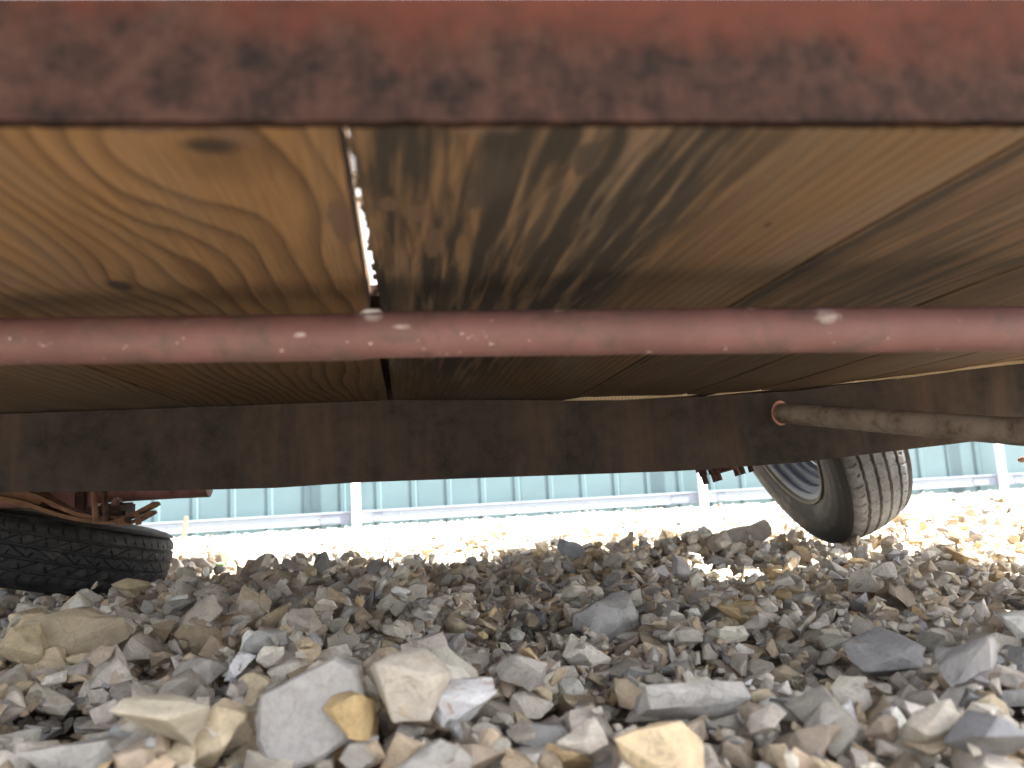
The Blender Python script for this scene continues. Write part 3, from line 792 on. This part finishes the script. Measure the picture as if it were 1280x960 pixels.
# height-map drop: every stone is let down on what already lies there
DELTA = .040
X0, X1, Y0, Y1, CS = -1.9, 2.7, .16, 3.1, .006
HX, HY = int((X1 - X0) / CS), int((Y1 - Y0) / CS)
gx, gy = np.meshgrid(np.arange(HX) * CS + X0, np.arange(HY) * CS + Y0)
H = gz(gx, gy) - .030 - DELTA - .010 * np.clip((.25 - gx) / .3, 0, 1)
stones = []     # [x, y, z, half-length, variant, euler, colour class, top]
def hidden_width(Y): return -.62 * Y - .35, .95 * Y + .30
def settle(x, y, r, v, eul=None, sink=.0, ck=None, flat=.32, sc3=(1, 1, 1), dry=False):
    hy, hz = near_v[v][1]; hy *= sc3[1] / sc3[0]; hz *= sc3[2] / sc3[0]
    ex = r; rr = r * (1 + hy) / 2 * .92
    n = max(1, int(rr / CS))
    best = None
    for t in range(4 if eul is None else 1):
        xx = x + (rng.normal(0, r * .6) if t else 0); yy = y + (rng.normal(0, r * .6) if t else 0)
        i, j = int((xx - X0) / CS), int((yy - Y0) / CS)
        if i - n < 1 or j - n < 1 or i + n > HX - 2 or j + n > HY - 2: continue
        patch = H[j - n:j + n + 1, i - n:i + n + 1]; hb = patch.mean() * .55 + patch.max() * .45
        if best is None or hb < best[0]: best = (hb, xx, yy, i, j)
    if best is None: return None
    hb, xx, yy, i, j = best
    patch = H[j - n:j + n + 1, i - n:i + n + 1]
    sx_ = (patch[:, -1].mean() - patch[:, 0].mean()) / (2 * n * CS); sy_ = (patch[-1].mean() - patch[0].mean()) / (2 * n * CS)
    if eul is None:
        e = (math.atan(np.clip(sy_, -.9, .9)) * .8 + rng.normal(0, flat), -math.atan(np.clip(sx_, -.9, .9)) * .8 + rng.normal(0, flat), rng.uniform(0, 6.283))
    else: e = eul
    tilt = min(1, abs(math.sin(e[0])) + abs(math.sin(e[1])))
    half = r * (hz + (hy - hz) * abs(math.sin(e[0])) * .8 + (1 - hz) * abs(math.sin(e[1])) * .8)
    zc = hb + half * (.60 - sink)
    if dry: return zc
    dy, dx = np.mgrid[-n:n + 1, -n:n + 1]; rho = (dx ** 2 + dy ** 2) / (n + .3) ** 2
    dome = np.where(rho <= 1, zc + half * .86 * np.sqrt(np.clip(1 - rho ** 2, 0, 1)) + (dx * sx_ + dy * sy_) * CS * .5, -9)
    np.maximum(patch, dome, out=patch)
    k = int(rng.choice(len(PAL), p=pw)) if ck is None else ck
    s = [xx, yy, zc, r, v, e, k, zc + half * .86, i, j, (1, 1, 1) if sc3 is None else sc3]
    stones.append(s); return s
# stones that stand out in the photograph: (px, py, width px, variant, euler, colour class, stretch, label)
feat = [
 (388, 868, 136, 22, (-.22, .0, -.12), 1, (1, .95, .55), 'large smooth pale grey stone leaning upright at lower left of centre', (.335, .325, .31)),
 (576, 890, 84, 5, (.25, .1, .2), 7, (1, .7, .8), 'small whitish stone with an orange stain right of the large smooth stone', (.60, .61, .62)),
 (507, 850, 120, 8, (.1, -.05, -.25), 0, (1, .75, .8), 'grey tan block with a rusty edge between the two lower left standout stones', (.42, .38, .32)),
 (868, 878, 150, 11, (.15, .02, -.12), 0, (1, .5, .55), 'long grey rounded slab right of centre in the near gravel', (.40, .385, .36)),
 (1222, 828, 112, 11, (.12, .1, .4), 0, (1, .8, .95), 'big grey domed boulder at the right edge of the gravel', (.38, .37, .36)),
 (1106, 818, 108, 2, (.05, -.1, 0), 3, (1, .7, .6), 'dark grey flat topped block left of the domed boulder', (.27, .265, .26)),
 (828, 944, 118, 9, (.35, 0, .05), 6, (1, .7, .7), 'tan block with ochre skin at the bottom edge of the picture', (.50, .40, .26)),
 (440, 922, 74, 6, (.2, .3, .9), 6, (1, .85, .9), 'small rough ochre stone at the lower right of the large smooth stone', (.45, .33, .17)),
 (95, 790, 128, 12, (.1, .12, .1), 2, (1, .6, .6), 'long tan flat boulder near the left edge below the black tyre', (.36, .30, .215)),
 (38, 804, 62, 16, (.5, .2, 1.1), 2, (1, .8, .9), 'round tan stone at the left edge', (.42, .35, .235)),
 (755, 772, 82, 1, (.4, -.1, .1), 0, (1, .8, .9), 'grey angular block in the middle of the gravel', (.34, .33, .32)),
 (200, 905, 118, 4, (.15, .1, .35), 2, (1, .6, .7), 'wide pale tan slab at the lower left', (.44, .395, .31)),
 (930, 667, 64, 10, (.5, .05, .05), 0, (1, .7, .8), 'blocky grey stone on the crest left of the leaning tyre', (.37, .35, .32)),
 (713, 688, 36, 7, (1.0, .5, .3), 5, (1, .8, .5), 'bluish grey stone tipped on edge at the crest of the gravel', (.33, .35, .38)),
 (165, 731, 44, 13, (.15, .12, .1), 2, (1, .6, .5), 'tan flat stone lying against the black tyre', (.46, .38, .25)),
 (90, 940, 120, 19, (.2, .1, 0), 1, (1, .7, .6), 'large pale grey slab in the bottom left corner', (.46, .44, .40)),
 (1240, 925, 96, 17, (.7, .2, 1.6), 3, (1, .7, .7), 'dark grey wedge stone in the bottom right corner', (.25, .255, .265)),
 (540, 938, 110, 15, (.3, .1, .2), 1, (1, .8, .8), 'pale faceted block at the bottom edge below the whitish one', (.43, .415, .38)),
 (660, 835, 70, 20, (.6, .3, .6), 0, (1, .8, .8), 'squat grey stone right of the grey tan block', (.38, .355, .32)),
]
keep_clear = [(atZ(f[0], f[1], CZ - .125), f[2]) for f in feat]
keep_clear = [(p_.x, p_.y, w_ * project(p_)[2] / FPX / 2) for p_, w_ in keep_clear]
def pass_(count_m2, lo, hi, mean):
    area = (X1 - X0) * (Y1 - Y0); n = int(area * count_m2)
    for _ in range(n):
        y = Y0 + (Y1 - Y0) * rng.random(); x = X0 + (X1 - X0) * rng.random()
        a, b = hidden_width(y)
        if x < a or x > b: continue
        r = float(np.clip(rng.lognormal(math.log(mean), .38), lo, hi)) / 2
        r *= float(np.interp(y, [.3, .7, 1.2, 2, 3], [.76, .90, 1.02, 1.1, 1.1]))
        if r > .011 and any((x - q[0]) ** 2 + (y - q[1]) ** 2 < (.75 * q[2] + .8 * r) ** 2 for q in keep_clear): continue
        v = int(rng.integers(NV))
        if x < .05: r *= 1.07
        elif .75 < y < 1.7:                      # flat small chips right of the middle
            r *= .88
            if rng.random() < .7: v = FLATV[int(rng.integers(len(FLATV)))]
        settle(x, y, r, v)
pass_(1300, .014, .05, .025)
pass_(750, .010, .05, .025)
pass_(300, .026, .070, .038)
pass_(1300, .006, .022, .0115)
pass_(900, .016, .048, .027)
pass_(500, .007, .030, .015)
feat_st = []
for (px, py, wpx, v, eul, ck, sc, lab, fc) in feat:
    zg = CZ - .13
    sc3 = (1, sc[1] / near_v[v][1][0] * .9, sc[2] / near_v[v][1][1] * .8) if px != 388 else (1, 1, 1)
    for _ in range(16):
        p = atZ(px, py, zg); r = wpx * project(p)[2] / FPX / 2
        z2 = settle(p.x, p.y, r, v, eul, .12 if px != 388 else -.20, ck, sc3=sc3, dry=True)
        if z2 is None: break
        zg = zg * .72 + z2 * .28
    s = settle(p.x, p.y, r, v, eul, .12 if px != 388 else -.20, ck, sc3=sc3)
    if s is None: continue
    # bring it exactly to the wanted place in the picture by its height
    s.append((lab, fc)); feat_st.append(s); q_ = project(s[:3]); print('mean feat', px, py, round(q_[0]), round(q_[1]), 'w', round(2 * r * FPX / q_[2]))
mk = (gx > -.5 * gy) & (gx < .85 * gy) & (gy > .4) & (gy < 3)
print('mean gravel height above target', (H - gz(gx, gy))[mk].mean())

vis = []
for s in stones:
    if len(s) > 11: continue
    px, py, d = project((s[0], s[1], s[2]))
    if not (-10 < px < 1290 and py < 985): continue
    hidden = H[s[9], s[8]] - s[7]
    size = 2 * s[3] * FPX / d
    if hidden < .004: vis.append((size, s))
vis.sort(key=lambda t: -t[0])
chosen = vis[:270]
own_ids = {id(s) for _, s in chosen} | {id(s) for s in feat_st}
def own_stone(s, label, group, colour, mt=None):
    me = own_v[s[4]][0]
    if mt is not None: me = me.copy(); me.materials.clear(); me.materials.append(mt)
    o = bpy.data.objects.new('stone', me); COL.objects.link(o)
    o.location = s[:3]; o.rotation_euler = s[5]; r = s[3]; o.scale = (r * s[10][0], r * s[10][1], r * s[10][2])
    o.color = (*colour, 1); tag(o, label, 'stone', group)
for s in feat_st:
    own_stone(s, s[11][0], 'stones that stand out in the gravel', tuple(min(.8, c * 1.18) for c in s[11][1]), M_STONE_S if 'orange stain' in s[11][0] else None)
FN = ['large smooth pale grey stone', 'whitish orange stained stone', 'rusty edged grey tan block', 'long rounded slab', 'big domed boulder', 'dark flat topped block',
      'tan ochre block', 'rough ochre stone', 'long tan boulder', 'round tan edge stone', 'grey middle block', 'wide tan slab', 'blocky crest stone', 'tipped bluish stone', 'tan stone by the black tyre',
      'pale corner slab', 'dark corner wedge', 'pale faceted bottom stone', 'squat grey stone']
fpx = [project(s[:3])[:2] for s in feat_st]
lab_of = {}
for size, s in chosen:
    px, py, d = project(s[:3])
    k = min(range(len(fpx)), key=lambda i: math.hypot(fpx[i][0] - px, (fpx[i][1] - py) * 1.5))
    dx, dy = px - fpx[k][0], (py - fpx[k][1]) * 1.5
    dirn = ('right of', 'below and right of', 'below', 'below and left of', 'left of', 'above and left of', 'above', 'above and right of')[int(round(math.atan2(dy, dx) / (math.pi / 4))) % 8]
    hy, hz = near_v[s[4]][1]
    shape = 'flat' if hz < .5 else ('narrow' if hy < .68 else ('blocky' if hz > .62 else 'angular'))
    big = 'big ' if size > 62 else ('small ' if size < 36 else '')
    txt = '%s%s %s stone %s the %s' % (big, PAL[s[6]][2], shape, dirn, FN[k])
    lab_of.setdefault(txt, []).append((math.hypot(dx, dy), s))
for txt, L in lab_of.items():
    L.sort(key=lambda t: t[0])
    for i, (_, s) in enumerate(L):
        t2 = txt if len(L) == 1 else txt + ((', closer one', ', farther one') if len(L) == 2 else (', closest one', ', second closest', ', third closest', ', fourth closest', ', fifth closest', ', sixth closest'))[min(i, len((1, 1)) - 1 if len(L) == 2 else 5)]
        own_stone(s, t2, 'larger loose stones in the shaded gravel', stone_col(s[6]))

def scatter(name, rec, variants, label):
    """rec: list of (x, y, z, r, variant, euler, colour, random, scale3)"""
    src = bpy.data.collections.new(name + '_source')
    for i, (me, _) in enumerate(variants):
        src.objects.link(bpy.data.objects.new('%s_kind_%02d' % (name, i), me))
    me = bpy.data.meshes.new(name)
    n = len(rec); me.vertices.add(n); me.vertices.foreach_set('co', np.array([q[:3] for q in rec], float).ravel())
    def attr(nm, ty, key, data):
        a = me.attributes.new(nm, ty, 'POINT'); a.data.foreach_set(key, np.asarray(data).ravel())
    attr('srot', 'FLOAT_VECTOR', 'vector', np.array([q[5] for q in rec], np.float32))
    attr('sscl', 'FLOAT_VECTOR', 'vector', np.array([[q[3]] * 3 for q in rec], np.float32))
    attr('sidx', 'INT', 'value', np.array([q[4] for q in rec], np.int32))
    attr('scol', 'FLOAT_VECTOR', 'vector', np.array([q[6] for q in rec], np.float32))
    attr('sran', 'FLOAT', 'value', np.array([q[7] for q in rec], np.float32))
    o = bpy.data.objects.new(name, me); COL.objects.link(o); me.materials.append(variants[0][0].materials[0])
    tag(o, label, 'gravel', None, 'stuff')
    ng = bpy.data.node_groups.new(name, 'GeometryNodeTree')
    ng.interface.new_socket('Geometry', in_out='INPUT', socket_type='NodeSocketGeometry'); ng.interface.new_socket('Geometry', in_out='OUTPUT', socket_type='NodeSocketGeometry')
    gi = ng.nodes.new('NodeGroupInput'); go = ng.nodes.new('NodeGroupOutput')
    ip = ng.nodes.new('GeometryNodeInstanceOnPoints'); ci = ng.nodes.new('GeometryNodeCollectionInfo')
    ci.inputs['Collection'].default_value = src; ci.inputs['Separate Children'].default_value = True; ci.inputs['Reset Children'].default_value = True
    def na(nm, ty):
        a = ng.nodes.new('GeometryNodeInputNamedAttribute'); a.data_type = ty; a.inputs['Name'].default_value = nm; return a.outputs[0]
    L = ng.links.new
    L(gi.outputs[0], ip.inputs['Points']); L(ci.outputs[0], ip.inputs['Instance']); ip.inputs['Pick Instance'].default_value = True
    L(na('sidx', 'INT'), ip.inputs['Instance Index'])
    e2r = ng.nodes.new('FunctionNodeEulerToRotation'); L(na('srot', 'FLOAT_VECTOR'), e2r.inputs[0]); L(e2r.outputs[0], ip.inputs['Rotation'])
    L(na('sscl', 'FLOAT_VECTOR'), ip.inputs['Scale']); L(ip.outputs[0], go.inputs[0])
    md = o.modifiers.new('scatter', 'NODES'); md.node_group = ng
    return o
rec = [(s[0], s[1], s[2], s[3], s[4], s[5], stone_col(s[6]), rng.random()) for s in stones if id(s) not in own_ids]
print('near stones', len(stones), 'as stuff', len(rec), 'own', len(own_ids), 'smallest own px', round(chosen[-1][0], 1))
scatter('gravel', rec, near_v, 'bed of crushed limestone gravel in grey and tan')
# the sunlit yard beyond
far = []
for _ in range(60000):
    y = 3.02 + (WY - 3.0) * rng.random() ** 1.0; a, b = -.72 * y - .8, 1.05 * y + .8
    x = a + (b - a) * rng.random()
    r = float(np.clip(rng.lognormal(math.log(.034), .35), .014, .07)) / 2
    z = float(gz(x, y)) - .018 + rng.random() * .030
    k = int(rng.choice(len(PAL), p=pw))
    c = (stone_col(k) * .22 + np.array((.57, .565, .55)) * .62) if rng.random() > .14 else stone_col(k) * .4
    far.append((x, y, z, r, int(rng.integers(8)), (rng.normal(0, .5), rng.normal(0, .5), rng.uniform(0, 6.28)), c, rng.random()))
for _ in range(9000):       # sides and front, outside the picture
    y = rng.uniform(-.6, 3.1); a, b = hidden_width(max(y, .2)); x = (a - rng.random() * 1.2) if rng.random() < .5 else (b + rng.random() * 1.2)
    if y < .2: x = rng.uniform(-1.5, 1.8)
    far.append((x, y, float(gz(x, y)) - .012 + rng.random() * .014, float(rng.uniform(.01, .03)), int(rng.integers(8)), (rng.normal(0, .4), rng.normal(0, .4), rng.uniform(0, 6.28)), stone_col(int(rng.choice(len(PAL), p=pw))), rng.random()))
scatter('gravel_yard', far, far_v, 'sunlit pale gravel yard between the trailer and the teal building')

# small weed
p = atZ(275, 702, CZ - .20)
bm = bmesh.new(); c = Vector((p.x, p.y, float(gz(p.x, p.y))))
for k in range(9):
    a = k * 2.4; d = Vector((math.cos(a), math.sin(a), 0)); L = .022 + .012 * rnd.random(); s = Vector((-d.y, d.x, 0)) * .006
    b0 = c + Vector((0, 0, .012)); m1 = b0 + d * L * .5 + Vector((0, 0, .012)); e = b0 + d * L + Vector((0, 0, .010 + .01 * rnd.random()))
    v = [bm.verts.new(q) for q in (b0, m1 + s, e, m1 - s, m1 + Vector((0, 0, -.002)))]
    bm.faces.new((v[0], v[1], v[4])); bm.faces.new((v[1], v[2], v[4])); bm.faces.new((v[2], v[3], v[4])); bm.faces.new((v[3], v[0], v[4]))
wd = bmo('weed', bm, M_LEAF); tag(wd, 'tiny green weed sprouting from the sunlit gravel right of the black tyre', 'weed')
